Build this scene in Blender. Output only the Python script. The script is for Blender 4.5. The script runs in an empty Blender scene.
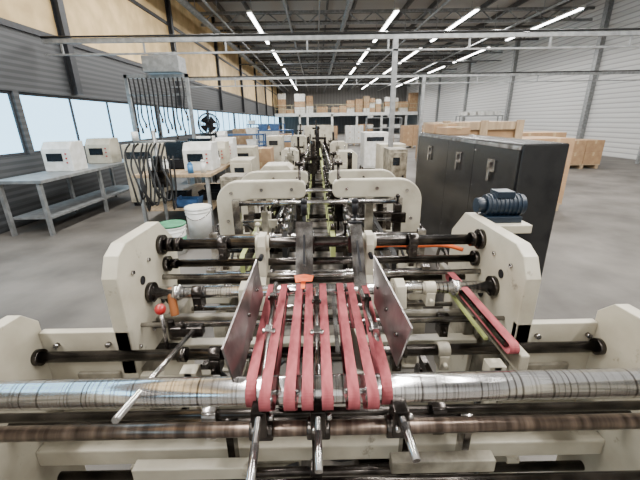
import bpy, bmesh, math, random
from mathutils import Vector, Matrix, Euler, noise
random.seed(7)
COL = bpy.context.scene.collection

# ---------------------------------------------------------------- materials
def mat(name, base, rough=.5, metal=0., col2=None, scale=8., stretch=(1,1,1), bump=0., emit=None, estr=0., lo=.4, hi=.65, wave=None, stain=None, spec=None, rrange=None):
    m = bpy.data.materials.new(name); m.use_nodes = True
    nt = m.node_tree; N = nt.nodes; L = nt.links
    b = N["Principled BSDF"]
    b.inputs["Roughness"].default_value = rough
    b.inputs["Metallic"].default_value = metal
    if spec is not None: b.inputs["Specular IOR Level"].default_value = spec
    b.inputs["Base Color"].default_value = (*base, 1)
    tc = N.new("ShaderNodeTexCoord"); mp = N.new("ShaderNodeMapping")
    mp.inputs["Scale"].default_value = stretch
    L.new(tc.outputs["Object"], mp.inputs["Vector"])
    if wave:
        t = N.new("ShaderNodeTexWave"); t.bands_direction = wave
        t.inputs["Scale"].default_value = scale; t.inputs["Distortion"].default_value = .15
    else:
        t = N.new("ShaderNodeTexNoise"); t.inputs["Scale"].default_value = scale; t.inputs["Detail"].default_value = 6
    L.new(mp.outputs[0], t.inputs["Vector"])
    if col2 is None: col2 = tuple(c*.7 for c in base)
    r = N.new("ShaderNodeValToRGB")
    r.color_ramp.elements[0].position = lo; r.color_ramp.elements[1].position = hi
    r.color_ramp.elements[0].color = (*col2, 1); r.color_ramp.elements[1].color = (*base, 1)
    L.new(t.outputs[0], r.inputs[0]); out = r.outputs[0]
    if stain:
        t2 = N.new("ShaderNodeTexNoise"); t2.inputs["Scale"].default_value = stain[1]; t2.inputs["Detail"].default_value = 9; t2.inputs["Roughness"].default_value = .7
        L.new(tc.outputs["Object"], t2.inputs["Vector"])
        r2 = N.new("ShaderNodeValToRGB"); r2.color_ramp.elements[0].position = stain[2]; r2.color_ramp.elements[1].position = stain[2]+.08
        r2.color_ramp.elements[0].color = (0,0,0,1); r2.color_ramp.elements[1].color = (.8,.8,.8,1)
        L.new(t2.outputs[0], r2.inputs[0])
        mx = N.new("ShaderNodeMixRGB"); mx.inputs[2].default_value = (*stain[0],1)
        L.new(r2.outputs[0], mx.inputs[0]); L.new(out, mx.inputs[1]); out = mx.outputs[0]
    L.new(out, b.inputs["Base Color"])
    if rrange:
        mr = N.new("ShaderNodeMapRange"); mr.inputs["To Min"].default_value = rrange[0]; mr.inputs["To Max"].default_value = rrange[1]
        mr.inputs["From Min"].default_value = .3; mr.inputs["From Max"].default_value = .7
        L.new(t.outputs[0], mr.inputs["Value"]); L.new(mr.outputs[0], b.inputs["Roughness"])
    if bump:
        bp = N.new("ShaderNodeBump"); bp.inputs["Strength"].default_value = bump; bp.inputs["Distance"].default_value = .02
        L.new(t.outputs[0], bp.inputs["Height"]); L.new(bp.outputs[0], b.inputs["Normal"])
    if emit:
        b.inputs["Emission Color"].default_value = (*emit, 1); b.inputs["Emission Strength"].default_value = estr
    return m

CREAM = mat("cream_paint", (.45,.415,.325), .42, col2=(.33,.295,.225), scale=6, lo=.3, hi=.58, stain=((.12,.10,.07),9,.62))
CREAMD = mat("cream_paint_dirty", (.33,.30,.23), .5, col2=(.11,.096,.07), scale=9)
STEEL = mat("worn_steel", (.68,.66,.64), .2, .95, col2=(.18,.16,.15), scale=14)
CHROME = mat("chromed_roller", (.86,.85,.84), .17, .97, col2=(.18,.165,.155), scale=3, stretch=(38,.05,.05), lo=.38, hi=.50)
DARKST = mat("dark_oiled_steel", (.095,.083,.075), .22, .92, col2=(.02,.017,.015), scale=12)
PLATE = mat("guide_plate_steel", (.34,.31,.30), .30, .85, col2=(.11,.098,.092), scale=7)
RUST = mat("tarnished_bar", (.30,.225,.18), .28, .9, col2=(.09,.065,.052), scale=5, stretch=(7,.3,.3))
RED = mat("red_rubber_belt", (.34,.090,.098), .85, col2=(.15,.033,.038), scale=13, stretch=(3,1,1), lo=.32, hi=.72, spec=.1)
REDEDGE = mat("red_plastic", (.40,.02,.02), .3)
BLACK = mat("black_plastic", (.010,.010,.012), .5, spec=.2)
BLACKP = mat("black_panel_paint", (.005,.005,.006), .24, col2=(.018,.018,.018), scale=5, spec=.28, lo=.5, hi=.75)
RUBBER = mat("black_rubber_hose", (.012,.012,.012), .5, spec=.3)
GREENB = mat("green_conveyor_belt", (.34,.38,.13), .6)
ORANGE = mat("orange_tape", (.80,.13,.02), .5)
BROWNH = mat("brown_handle", (.38,.13,.04), .4)
TEAL = mat("blue_motor_paint", (.005,.015,.030), .4)
GALV = mat("galvanised_steel", (.33,.34,.34), .45, .6, scale=10)
WOOD = mat("plywood", (.46,.29,.15), .6, col2=(.32,.19,.09), scale=4, stretch=(1,6,1))
WOODP = mat("pale_wood", (.42,.31,.19), .65, col2=(.28,.20,.12), scale=4, stretch=(6,1,1))
CARD = mat("cardboard", (.38,.24,.13), .8, col2=(.30,.185,.10), scale=5)
TAPE = mat("packing_tape", (.50,.36,.20), .4)
WHITE = mat("white_plastic", (.66,.66,.64), .4, col2=(.53,.53,.49))
BLUE = mat("blue_paint", (.03,.09,.22), .5)
BLUEL = mat("blue_label", (.05,.19,.40), .5)
GREENL = mat("green_lid", (.05,.24,.12), .5)
GLASSD = mat("dark_screen", (.01,.015,.02), .15)
PAPER = mat("paper", (.75,.72,.62), .8, col2=(.7,.67,.56))
YEL = mat("yellow_railing_paint", (.42,.36,.22), .5)
LAMP = mat("lamp_tube", (1,1,1), .5, emit=(1,.98,.95), estr=20)
FLOORM = mat("concrete_floor", (.135,.124,.11), .6, col2=(.06,.054,.047), scale=1.6, lo=.3, hi=.7, spec=.35)
TRAY = mat("oily_drip_tray", (.22,.195,.16), .45, .1, col2=(.05,.043,.035), scale=7, lo=.38, hi=.66)
CEILM = mat("steel_deck", (.50,.465,.42), .6, .0, col2=(.20,.185,.165), scale=2.2, wave='Y', lo=.1, hi=.6, bump=.3)
TRUSSM = mat("truss_paint", (.11,.105,.10), .5, .2)
BEIGE = mat("beige_panel", (.66,.48,.24), .7, col2=(.48,.34,.16), scale=2)
DGREY = mat("dark_grey_cladding", (.055,.058,.062), .6, col2=(.03,.032,.034), scale=3, wave='Z')
WALLW = mat("white_cladding", (.54,.54,.53), .6, col2=(.32,.32,.32), scale=1.6, wave='Z', lo=.02, hi=.25, bump=.3)
WALLB = mat("grey_block_wall", (.28,.27,.26), .7, col2=(.15,.145,.14), scale=1.5, wave='X')
COLM = mat("dark_column_paint", (.035,.037,.042), .5, spec=.3)

def glassmat():
    m = bpy.data.materials.new("window_glass"); m.use_nodes = True
    nt = m.node_tree; N = nt.nodes; L = nt.links
    N.remove(N["Principled BSDF"])
    o = N["Material Output"]; t = N.new("ShaderNodeBsdfTransparent"); t.inputs[0].default_value = (.80,.91,.97,1)
    g = N.new("ShaderNodeBsdfGlossy"); g.inputs["Roughness"].default_value = .05
    mx = N.new("ShaderNodeMixShader"); mx.inputs[0].default_value = .06
    L.new(t.outputs[0], mx.inputs[1]); L.new(g.outputs[0], mx.inputs[2]); L.new(mx.outputs[0], o.inputs[0])
    return m
GLASS = glassmat()

# ---------------------------------------------------------------- mesh builder
WL = {}
class M:
    def __init__(s): s.bm = bmesh.new(); s.mi = 0
    def _new(s, geom, smooth=False):
        for v in geom:
            for f in v.link_faces:
                f.material_index = s.mi
                if smooth and len(f.verts) == 4: f.smooth = True
    def box(s, a, b, rot=None):
        a = Vector(a); b = Vector(b); c = (a+b)/2; d = b-a
        mt = Matrix.Translation(c)
        if rot: mt = mt @ Euler(rot).to_matrix().to_4x4()
        mt = mt @ Matrix.Diagonal((abs(d.x), abs(d.y), abs(d.z), 1))
        r = bmesh.ops.create_cube(s.bm, size=1, matrix=mt); s._new(r['verts']); return s
    def cyl(s, p, q, r, seg=20, r2=None):
        p = Vector(p); q = Vector(q); d = q-p
        mt = Matrix.Translation((p+q)/2) @ d.to_track_quat('Z','Y').to_matrix().to_4x4()
        g = bmesh.ops.create_cone(s.bm, cap_ends=True, segments=seg, radius1=r, radius2=r if r2 is None else r2, depth=d.length, matrix=mt)
        s._new(g['verts'], True); return s
    def sph(s, c, r, sc=(1,1,1)):
        g = bmesh.ops.create_uvsphere(s.bm, u_segments=16, v_segments=10, radius=r, matrix=Matrix.Translation(c) @ Matrix.Diagonal((*sc,1)))
        for v in g['verts']:
            for f in v.link_faces: f.smooth = True; f.material_index = s.mi
        return s
    def prism(s, pts, axis, a, b):
        def mk(u, v, w):
            return {'x':(w,u,v),'y':(u,w,v),'z':(u,v,w)}[axis]
        A = [s.bm.verts.new(mk(u,v,a)) for u,v in pts]; B = [s.bm.verts.new(mk(u,v,b)) for u,v in pts]
        n = len(pts); fs = [s.bm.faces.new(A), s.bm.faces.new(B[::-1])]
        for i in range(n): fs.append(s.bm.faces.new((A[i],B[i],B[(i+1)%n],A[(i+1)%n])))
        for f in fs: f.material_index = s.mi
        bmesh.ops.recalc_face_normals(s.bm, faces=fs); return s
    def slab(s, quad, th):
        q = [Vector(p) for p in quad]; n = (q[1]-q[0]).cross(q[3]-q[0]).normalized()*th
        A = [s.bm.verts.new(p) for p in q]; B = [s.bm.verts.new(p+n) for p in q]
        k = len(q); fs = [s.bm.faces.new(A), s.bm.faces.new(B[::-1])]
        for i in range(k): fs.append(s.bm.faces.new((A[i],B[i],B[(i+1)%k],A[(i+1)%k])))
        for f in fs: f.material_index = s.mi
        bmesh.ops.recalc_face_normals(s.bm, faces=fs); return s
    def ribbon(s, path, x0, x1, th, skew=0.):
        n = len(path); P = [Vector((0,y,z)) for y,z in path]; rings = []
        for i in range(n):
            t = (P[(i+1)%n]-P[i-1]).normalized(); nn = Vector((0,-t.z,t.y))*th
            o = P[i]; q = P[i]+nn; k = skew*(o.y-.95)
            rings.append([s.bm.verts.new((x0+k,o.y,o.z)), s.bm.verts.new((x1+k,o.y,o.z)), s.bm.verts.new((x1+k,q.y,q.z)), s.bm.verts.new((x0+k,q.y,q.z))])
        fs = []
        for i in range(n):
            a = rings[i]; b = rings[(i+1)%n]
            for k in range(4):
                f = s.bm.faces.new((a[k],a[(k+1)%4],b[(k+1)%4],b[k])); f.material_index = s.mi; fs.append(f)
        bmesh.ops.recalc_face_normals(s.bm, faces=fs); return s
    def tube(s, pts, r, seg=10, sub=6, closed=False):
        P = [Vector(p) for p in pts]; Q = []
        if sub > 1 and len(P) > 2:
            n = len(P)
            for i in range(n-1):
                p0 = P[max(i-1,0)]; p1 = P[i]; p2 = P[i+1]; p3 = P[min(i+2,n-1)]
                for k in range(sub):
                    t = k/sub
                    Q.append(.5*((2*p1)+(p2-p0)*t+(2*p0-5*p1+4*p2-p3)*t*t+(3*p1-p0-3*p2+p3)*t*t*t))
            Q.append(P[-1])
        else: Q = P
        rings = []; ref = Vector((.123,.31,.94)).normalized()
        for i in range(len(Q)):
            t = (Q[min(i+1,len(Q)-1)]-Q[max(i-1,0)]).normalized()
            u = (ref - t*ref.dot(t)).normalized(); ref = u; v = t.cross(u)
            rings.append([s.bm.verts.new(Q[i]+(u*math.cos(a)+v*math.sin(a))*r) for a in [2*math.pi*k/seg for k in range(seg)]])
        for i in range(len(rings)-1):
            for k in range(seg):
                f = s.bm.faces.new((rings[i][k],rings[i][(k+1)%seg],rings[i+1][(k+1)%seg],rings[i+1][k])); f.smooth = True; f.material_index = s.mi
        for rg in (rings[0][::-1], rings[-1]):
            f = s.bm.faces.new(rg); f.material_index = s.mi
        return s
    def ring(s, c, axis, R, r, seg=24, q=8):
        c = Vector(c); ax = Vector(axis).normalized(); u = ax.orthogonal().normalized(); v = ax.cross(u); V = []
        for i in range(seg):
            a = 2*math.pi*i/seg; d = u*math.cos(a)+v*math.sin(a)
            V.append([s.bm.verts.new(c+d*R+(d*math.cos(b)+ax*math.sin(b))*r) for b in [2*math.pi*k/q for k in range(q)]])
        for i in range(seg):
            for k in range(q):
                f = s.bm.faces.new((V[i][k],V[(i+1)%seg][k],V[(i+1)%seg][(k+1)%q],V[i][(k+1)%q])); f.smooth = True; f.material_index = s.mi
        return s
    def _clusters(s):
        s.bm.verts.index_update(); seen = set(); comps = []
        for v in s.bm.verts:
            if v in seen: continue
            st = [v]; seen.add(v); cc = []
            while st:
                q = st.pop(); cc.append(q)
                for e in q.link_edges:
                    o = e.other_vert(q)
                    if o not in seen: seen.add(o); st.append(o)
            lo = [min(q.co[i] for q in cc)-.002 for i in range(3)]; hi = [max(q.co[i] for q in cc)+.002 for i in range(3)]
            comps.append([lo,hi,cc])
        n = len(comps); par = list(range(n))
        def fd(i):
            while par[i] != i: i = par[i]
            return i
        for i in range(n):
            for j in range(i+1,n):
                if all(comps[i][0][k] <= comps[j][1][k] and comps[j][0][k] <= comps[i][1][k] for k in range(3)): par[fd(i)] = fd(j)
        g = {}
        for i in range(n): g.setdefault(fd(i),[]).extend(comps[i][2])
        return list(g.values())
    def obj(s, name, mats, parent=None, bevel=0., label=None, category=None, group=None, kind=None):
        if parent is not None and kind is None:
            cl = s._clusters()
            if len(cl) > 1:
                out = None
                for grp in cl:
                    m2 = M(); mp = {}
                    for v in grp: mp[v] = m2.bm.verts.new(v.co)
                    fs = {}
                    for v in grp:
                        for f in v.link_faces: fs[f] = 1
                    for f in fs:
                        nf = m2.bm.faces.new([mp[v] for v in f.verts]); nf.smooth = f.smooth; nf.material_index = f.material_index
                    out = m2._mk(name, mats, parent, bevel, label, category, group, kind)
                s.bm.free(); return out
        return s._mk(name, mats, parent, bevel, label, category, group, kind)
    def one(s, name, mats, parent, bevel=0., label=None): return s._mk(name, mats, parent, bevel, label, None, None, None)
    def _mk(s, name, mats, parent, bevel, label, category, group, kind):
        if not isinstance(mats, (list,tuple)): mats = [mats]
        vs = [v.co for v in s.bm.verts]
        lo = Vector([min(v[i] for v in vs) for i in range(3)]); hi = Vector([max(v[i] for v in vs) for i in range(3)])
        c = (lo+hi)/2
        if parent is None: c.z = lo.z
        bmesh.ops.translate(s.bm, vec=-c, verts=s.bm.verts)
        me = bpy.data.meshes.new(name); s.bm.to_mesh(me); s.bm.free()
        for m in mats: me.materials.append(m)
        o = bpy.data.objects.new(name, me); COL.objects.link(o)
        WL[o.name] = c.copy()
        if parent is not None:
            o.parent = parent; o.location = c - WL[parent.name]
        else: o.location = c
        if bevel:
            md = o.modifiers.new("bevel", 'BEVEL'); md.width = bevel; md.segments = 2; md.limit_method = 'ANGLE'; md.angle_limit = math.radians(40)
        if label: o["label"] = label
        if category: o["category"] = category
        if group: o["group"] = group
        if kind: o["kind"] = kind
        return o

def thing(name, label, category, loc, group=None):
    e = bpy.data.objects.new(name, None); e.empty_display_size = .1
    COL.objects.link(e); e.location = loc; WL[e.name] = Vector(loc)
    e["label"] = label; e["category"] = category
    if group: e["group"] = group
    return e

def arc(cx, cy, r, a0, a1, n=8):
    return [(cx+r*math.cos(math.radians(a0+(a1-a0)*i/n)), cy+r*math.sin(math.radians(a0+(a1-a0)*i/n))) for i in range(n+1)]

# ---------------------------------------------------------------- room shell
XL, XR, YF, YB, ZC = -5.1, 12.6, -5.0, 52.0, 6.6
M().box((XL-.3,YF,-.15),(XR+.3,YB+.3,0)).obj("floor", FLOORM, kind="structure")
M().box((XL-.3,YF,ZC),(XR+.3,YB+.3,ZC+.15)).obj("ceiling", CEILM, kind="structure")
w = M(); w.mi = 0
WZ0, WZ1, BZ = 1.15, 2.2, 3.25
w.box((XL-.1,YF,WZ1),(XL,YB,BZ)); w.box((XL-.1,YF,0),(XL,YB,WZ0))
wy = YF+.2; prev = YF; wins = []
while wy < YB-6:
    p = wy+5.6; w.box((XL-.1,p,WZ0),(XL,p+.12,WZ1)); wins.append((prev, p)); prev = p+.12; wy = p
w.box((XL-.1,prev,WZ0),(XL,YB,WZ1))
w.mi = 1; w.box((XL-.1,YF,BZ),(XL,YB,ZC))
w.obj("wall_left", [DGREY, BEIGE], kind="structure")
for i,(a,b) in enumerate(wins):
    f = M()
    for (y0,y1,z0,z1) in [(a,b,WZ0,WZ0+.05),(a,b,WZ1-.05,WZ1),(a,a+.04,WZ0+.05,WZ1-.05),(b-.04,b,WZ0+.05,WZ1-.05)]+[(a+(b-a)*q-.02,a+(b-a)*q+.02,WZ0+.05,WZ1-.05) for q in (.25,.5,.75)]:
        f.box((XL-.07,y0,z0),(XL-.04,y1,z1))
    f.mi = 1; f.box((XL-.06,a+.04,WZ0+.04),(XL-.055,b-.04,WZ1-.04))
    f.obj("window_%d"%(i+1), [COLM, GLASS], kind="structure")
M().box((XR,YF,0),(XR+.2,YB,ZC)).obj("wall_right", WALLW, kind="structure")
M().box((XL,YB,0),(XR,YB+.2,ZC)).obj("wall_back", WALLB, kind="structure")
M().box((XL-.1,YF-.2,0),(XR,YF,ZC)).obj("wall_front", WALLW, kind="structure")
k = 1
for y in range(2, 52, 6):
    c = M(); c.box((XL,y-.09,2.25),(XL+.02,y+.09,ZC)); c.box((XL+.12,y-.09,2.25),(XL+.14,y+.09,ZC)); c.box((XL+.02,y-.015,2.25),(XL+.12,y+.015,ZC))
    c.obj("trim_%d"%k, COLM, kind="structure"); k += 1
for z in (BZ, 4.9):
    M().box((XL+.001,YF,z-.05),(XL+.04,YB,z+.05)).obj("trim_%d"%k, COLM, kind="structure"); k += 1
for y in range(10, 52, 7):
    M().box((XR-.2,y-.12,0),(XR,y+.12,ZC)).obj("trim_%d"%k, GALV, kind="structure"); k += 1
for x in (-4.2,-3.0,-1.2,.6,1.8,4.2,5.4,7.8,9.2,11.2):
    M().box((x-.04,YF,ZC-.22),(x+.04,YB,ZC)).obj("trim_%d"%k, TRUSSM, kind="structure"); k += 1
for y in range(-2, 52, 5):
    for yy in (y+.4,y+2.0,y+3.5):
        M().box((XL,yy,ZC-.32),(XR,yy+.08,ZC-.22)).obj("trim_%d"%k, TRUSSM, kind="structure"); k += 1
for y in range(6, 52, 4):
    t = M(); t.box((XL,y-.05,6.2),(XR,y+.05,6.3)); t.box((XL,y-.05,5.74),(XR,y+.05,5.84))
    x = XL; up = True
    while x < XR-.7:
        a = (x,y,5.79 if up else 6.25); b = (x+.6,y,6.25 if up else 5.79); t.cyl(a,b,.03,8); x += .6; up = not up
    t.obj("roof_truss", TRUSSM if (y//4)%2 else GALV, label="steel lattice roof truss spanning the hall", category="roof truss", group="roof trusses")
for x,z,r in ((-1.0,5.45,.05),(-4.4,5.5,.12),(1.2,5.4,.09),(4.6,5.45,.05),(8.6,5.4,.05),(-3.6,5.4,.04),(.2,5.35,.03)):
    p = M(); p.cyl((x,8,z),(x,YB,z),r,12)
    for y in range(10,50,5): p.cyl((x,y,z),(x,y,6.3),.012,6)
    p.obj("ceiling_pipe", GALV, label="grey service pipe hung under the roof deck", category="pipe", group="ceiling pipes")
for y in (9.0,17.5,26.0,34.5):
    p = M(); p.cyl((XL,y,5.3),(XR,y,5.3),.04,10)
    for x in range(-4,12,4): p.cyl((x,y,5.3),(x,y,6.3),.012,6)
    p.obj("ceiling_pipe", GALV, label="grey conduit running across below the roof trusses", category="pipe", group="ceiling pipes")

ROWS = (-2.45, 3.15, 6.2, 10.2)
for x in ROWS:
    for y in (0.2, 7.7, 15.2, 22.7, 30.2, 37.7, 44.5):
        e = thing("fluorescent_light", "long white fluorescent batten light hung from the roof trusses", "ceiling light", (x,y+2.8,5.55), "rows of fluorescent lights")
        M().prism([(x-.08,5.63),(x-.11,5.55),(x+.11,5.55),(x+.08,5.63)],'y',y,y+5.6).obj("lamp_housing", WHITE, e)
        M().box((x-.06,y+.04,5.51),(x+.06,y+5.56,5.55)).obj("lamp_tube", LAMP, e)
        h = M()
        for yy in (y+.6,y+4.9): h.cyl((x,yy,5.63),(x,yy,6.5),.012,6)
        h.obj("hanger", GALV, e)

def area(loc, sx, sy, power, col=(1,.98,.95), rot=(0,0,0)):
    l = bpy.data.lights.new("lamp_light", 'AREA'); l.shape = 'RECTANGLE'; l.size = sx; l.size_y = sy; l.energy = power; l.color = col
    o = bpy.data.objects.new("lamp_light", l); o.location = loc; o.rotation_euler = rot; COL.objects.link(o)
for x in ROWS[:3]:
    for y in (2.7, 10.2): area((x,y,5.5), .22, 4.9, 540)
for x in (-2.45,3.15): area((x,-2.4,5.5), .22, 4.9, 380)
for x in (-2.45,3.15,8.2):
    for y in (20, 30, 42): area((x,y,5.48), .22, 5, 420)

wd = bpy.data.worlds.new("World"); bpy.context.scene.world = wd; wd.use_nodes = True
bg = wd.node_tree.nodes["Background"]; bg.inputs[0].default_value = (.62,.85,1,1); bg.inputs[1].default_value = 4.6

# ---------------------------------------------------------------- feeder section (near machine)
F = thing("carton_folding_machine", "cream carton folding machine feeder with chrome rollers and red belts", "machine", (0,1.1,0))
LX, RX = -.70, .73
OX = 1.03
for sx, y1, zt in ((LX,1.62,1.24),(RX,1.80,1.21)):
    s = -1 if sx < 0 else 1
    pts = [(1.10,.74),(1.36,.74),(1.42,.6),(1.46,0),(y1,0),(y1,zt-.13),(y1-.14,zt),(1.20,zt),(1.14,zt-.03),(1.10,zt-.10)]
    p = M().prism(pts,'x',sx,sx+s*.055).obj("side_frame", CREAM, F, bevel=.004, label="cream painted upright side frame plate")
    for (y,z,r) in ((1.456,1.14,.045),(1.477,1.04,.036),(1.294,.99,.042)):
        b = M(); b.cyl((sx-s*.02,y,z),(sx,y,z),r,20)
        for a in range(3):
            t = a*2.09; b.cyl((sx-s*.03,y+math.cos(t)*r*.75,z+math.sin(t)*r*.75),(sx-s*.018,y+math.cos(t)*r*.75,z+math.sin(t)*r*.75),.005,6)
        b.one("bearing_flange", DARKST, p)
    b = M()
    for i in range(2): b.cyl((sx-s*.008,1.20+i*.13,1.12),(sx,1.20+i*.13,1.12),.009,6)
    for i in range(2): b.cyl((sx-s*.008,1.15+i*.12,.83),(sx,1.15+i*.12,.83),.009,6)
    b.obj("bolt", STEEL, p)
    M().cyl((sx-s*.003,1.40,.91),(sx,1.40,.91),.026,20).obj("access_hole", BLACK, p)
    M().cyl((sx-s*.003,1.26,1.06),(sx,1.26,1.06),.018,20).obj("access_hole", BLACK, p)
    o = M().prism([(.50,0),(1.12,0),(1.12,.97),(1.06,1.03),(.60,1.05),(.50,.95)],'x',s*OX,s*(OX+.05)).obj("front_side_frame", CREAM, F, bevel=.004, label="cream painted outer frame plate")
    for (y,z,r) in ((1.067,.85,.030),(.734,.985,.050),(.69,.90,.034)):
        M().cyl((s*(OX-.02),y,z),(s*OX,y,z),r,20).obj("bearing_flange", DARKST, o)
    M().box((min(sx,s*OX),1.10,.30),(max(sx,s*OX),1.13,.93)).obj("step_plate", CREAM, F, bevel=.004)
    b = M(); b.box((sx+s*.06,1.085,.62),(sx+s*.22,1.10,.76)); b.obj("cover_plate", CREAMD, F, bevel=.004)
    b = M()
    for xx in (sx+s*.08,sx+s*.27):
        for zz in (.36,.88): b.cyl((xx,1.085,zz),(xx,1.10,zz),.010,6)
    b.obj("bolt", STEEL, F)
    M().prism([(1.0,0),(1.10,0),(1.10,.3),(1.44,.3),(1.44,.38),(1.0,.38)],'x',sx,sx+s*.05).obj("base_frame", CREAM, F, bevel=.004)
    M().box((sx+s*.02,1.10,.38),(sx+s*.03,1.45,.74)).obj("lower_panel", CREAMD, F)
    M().box((sx+s*.02,1.12,.0),(sx+s*.03,1.45,.30)).obj("kick_panel", TRAY, F)
    M().box((sx-s*.05,1.40,.62),(sx-s*.003,1.60,.82)).obj("gear_housing", CREAMD, F, bevel=.006)

def shaft(name, y, z, r, m, x0=None, x1=None, collars=(), label=None):
    if x0 is None: x0, x1 = (LX, RX) if y > 1.09 else (-OX, OX)
    b = M(); b.cyl((x0,y,z),(x1,y,z),r,28)
    for c in collars: b.cyl((c-.014,y,z),(c+.014,y,z),r*1.35,24)
    return b.obj(name, m, F, label=label)
shaft("cross_shaft", 1.456, 1.14, .0235, DARKST, collars=(-.655,-.62,.69), label="dark steel main cross shaft")
shaft("cross_shaft", 1.477, 1.04, .0175, DARKST, collars=(-.66,))
shaft("cross_rod", 1.43, .995, .012, STEEL)
shaft("drive_roller", 1.294, .985, .024, CHROME, -.70, .73, (-.585,.57), label="scratched chrome roller")
shaft("drive_roller", 1.375, .955, .018, CHROME, collars=(-.4,.42))
shaft("cross_shaft", 1.27, .85, .014, DARKST)
shaft("cross_rod", 1.19, .90, .009, STEEL)
shaft("cross_rod", 1.15, .78, .012, STEEL)
shaft("cross_shaft", 1.067, .85, .020, DARKST, collars=(-.5,-.2,.3))
shaft("cross_rod", .93, .83, .011, STEEL)
shaft("cross_shaft", .90, .70, .022, DARKST, collars=(-.35,.4))
shaft("cross_shaft", .84, .80, .014, DARKST)
shaft("front_roller", .734, .983, .037, CHROME, label="large chrome roller with dark scored rings")
shaft("support_bar", .69, .90, .019, RUST, label="brown tarnished steel support bar")
shaft("lower_shaft", .66, .735, .017, DARKST)
shaft("cross_shaft", 1.58, .90, .018, DARKST)
shaft("cross_rod", 1.57, .75, .012, STEEL)
shaft("cross_rod", 1.12, .58, .012, STEEL, LX, RX)
shaft("cross_rod", .98, .60, .012, STEEL)
shaft("cross_shaft", 1.0, .34, .018, DARKST)
M().box((-OX,.94,.47),(OX,.99,.54)).obj("base_beam", CREAM, F, bevel=.006)
M().box((LX,1.30,.825),(RX,1.335,.865)).obj("tie_bar", CREAMD, F, bevel=.006)
M().box((LX,1.36,.60),(RX,1.42,.68)).obj("base_beam", CREAM, F, bevel=.006)
M().box((LX,1.20,.30),(RX,1.25,.38)).obj("base_beam", CREAM, F, bevel=.006)
M().box((-OX,1.03,.655),(OX,1.06,.70)).obj("tie_bar", CREAM, F, bevel=.004)
M().box((-.42,1.07,.50),(-.20,1.14,.62)).obj("gear_housing", CREAM, F, bevel=.004)
M().box((.25,1.07,.55),(.60,1.11,.61)).obj("tie_bar", CREAM, F, bevel=.004)
M().box((.22,.80,.58),(.55,.84,.63)).obj("tie_bar", CREAMD, F, bevel=.004)
M().box((-.60,.80,.56),(-.22,.84,.62)).obj("tie_bar", CREAM, F, bevel=.004)
for x in (-.55,-.36,-.05,.33,.50):
    b = M(); b.box((x-.012,1.08,.50),(x+.012,1.42,.56)); b.obj("rail", CREAMD if x in (-.36,.33) else DARKST, F)
for x in (-.46,.14,.62):
    b = M(); b.box((x-.015,.99,.54),(x+.015,1.02,.83)); b.box((x-.03,.99,.78),(x+.03,1.04,.83)); b.obj("stanchion", CREAM, F, bevel=.003)
for x in (-.30,-.02,.28,.48):
    b = M(); b.box((x-.012,.86,.50),(x+.012,.91,.72)); b.cyl((x-.02,.90,.70),(x+.02,.90,.70),.032,18); b.cyl((x-.02,.885,.50),(x+.02,.885,.50),.032,18); b.obj("link_arm", DARKST if x < .3 else STEEL, F, bevel=.003)
b = M(); b.box((-.98,.62,.04),(.98,1.09,.055)); b.box((-.98,.62,.055),(.98,.63,.10)); b.obj("drip_tray", TRAY, F)
M().box((LX+.001,1.10,.04),(RX-.001,1.9,.055)).obj("drip_tray", TRAY, F)
for x,y,z,r in ((-.50,1.18,.62,.07),(.42,1.2,.6,.06),(.20,1.3,.55,.08),(-.12,1.3,.5,.06),(-.27,1.5,.75,.07),(.40,1.5,.75,.06)):
    b = M(); b.cyl((x-.006,y,z),(x+.006,y,z),r,24); b.cyl((x-.03,y,z),(x+.03,y,z),r*.35,16)
    for a in range(18): 
        t = a*math.pi/9; b.box((x-.004,y+math.cos(t)*r-.005,z+math.sin(t)*r-.005),(x+.004,y+math.cos(t)*r+.005,z+math.sin(t)*r+.005))
    b.one("sprocket", DARKST, F)
for x,y,z,m_ in ((-.42,1.456,1.14,DARKST),(.42,1.456,1.14,DARKST),(-.50,1.294,.985,DARKST),(.46,1.294,.985,CREAM),(-.38,1.067,.85,DARKST),(.45,1.067,.85,CREAMD),(.52,1.27,.85,DARKST),(-.30,1.27,.85,STEEL),(-.34,.84,.80,STEEL),(.36,.84,.80,DARKST),(-.10,1.15,.78,CREAMD),(.30,1.15,.78,DARKST)):
    b = M(); b.box((x-.018,y-.03,z-.07),(x+.018,y+.03,z-.01)); b.cyl((x-.022,y,z),(x+.022,y,z),.032 if z>1.1 else .028,18); b.cyl((x,y-.05,z-.04),(x,y-.03,z-.04),.008,10)
    b.one("collar_block", m_, F, .003)
M().tube([(.26,1.60,1.06),(.36,1.62,1.06),(.50,1.63,1.05),(.62,1.60,1.06),(.70,1.56,1.05)],.010,10).obj("air_hose", ORANGE, F, label="orange air hose")

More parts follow.
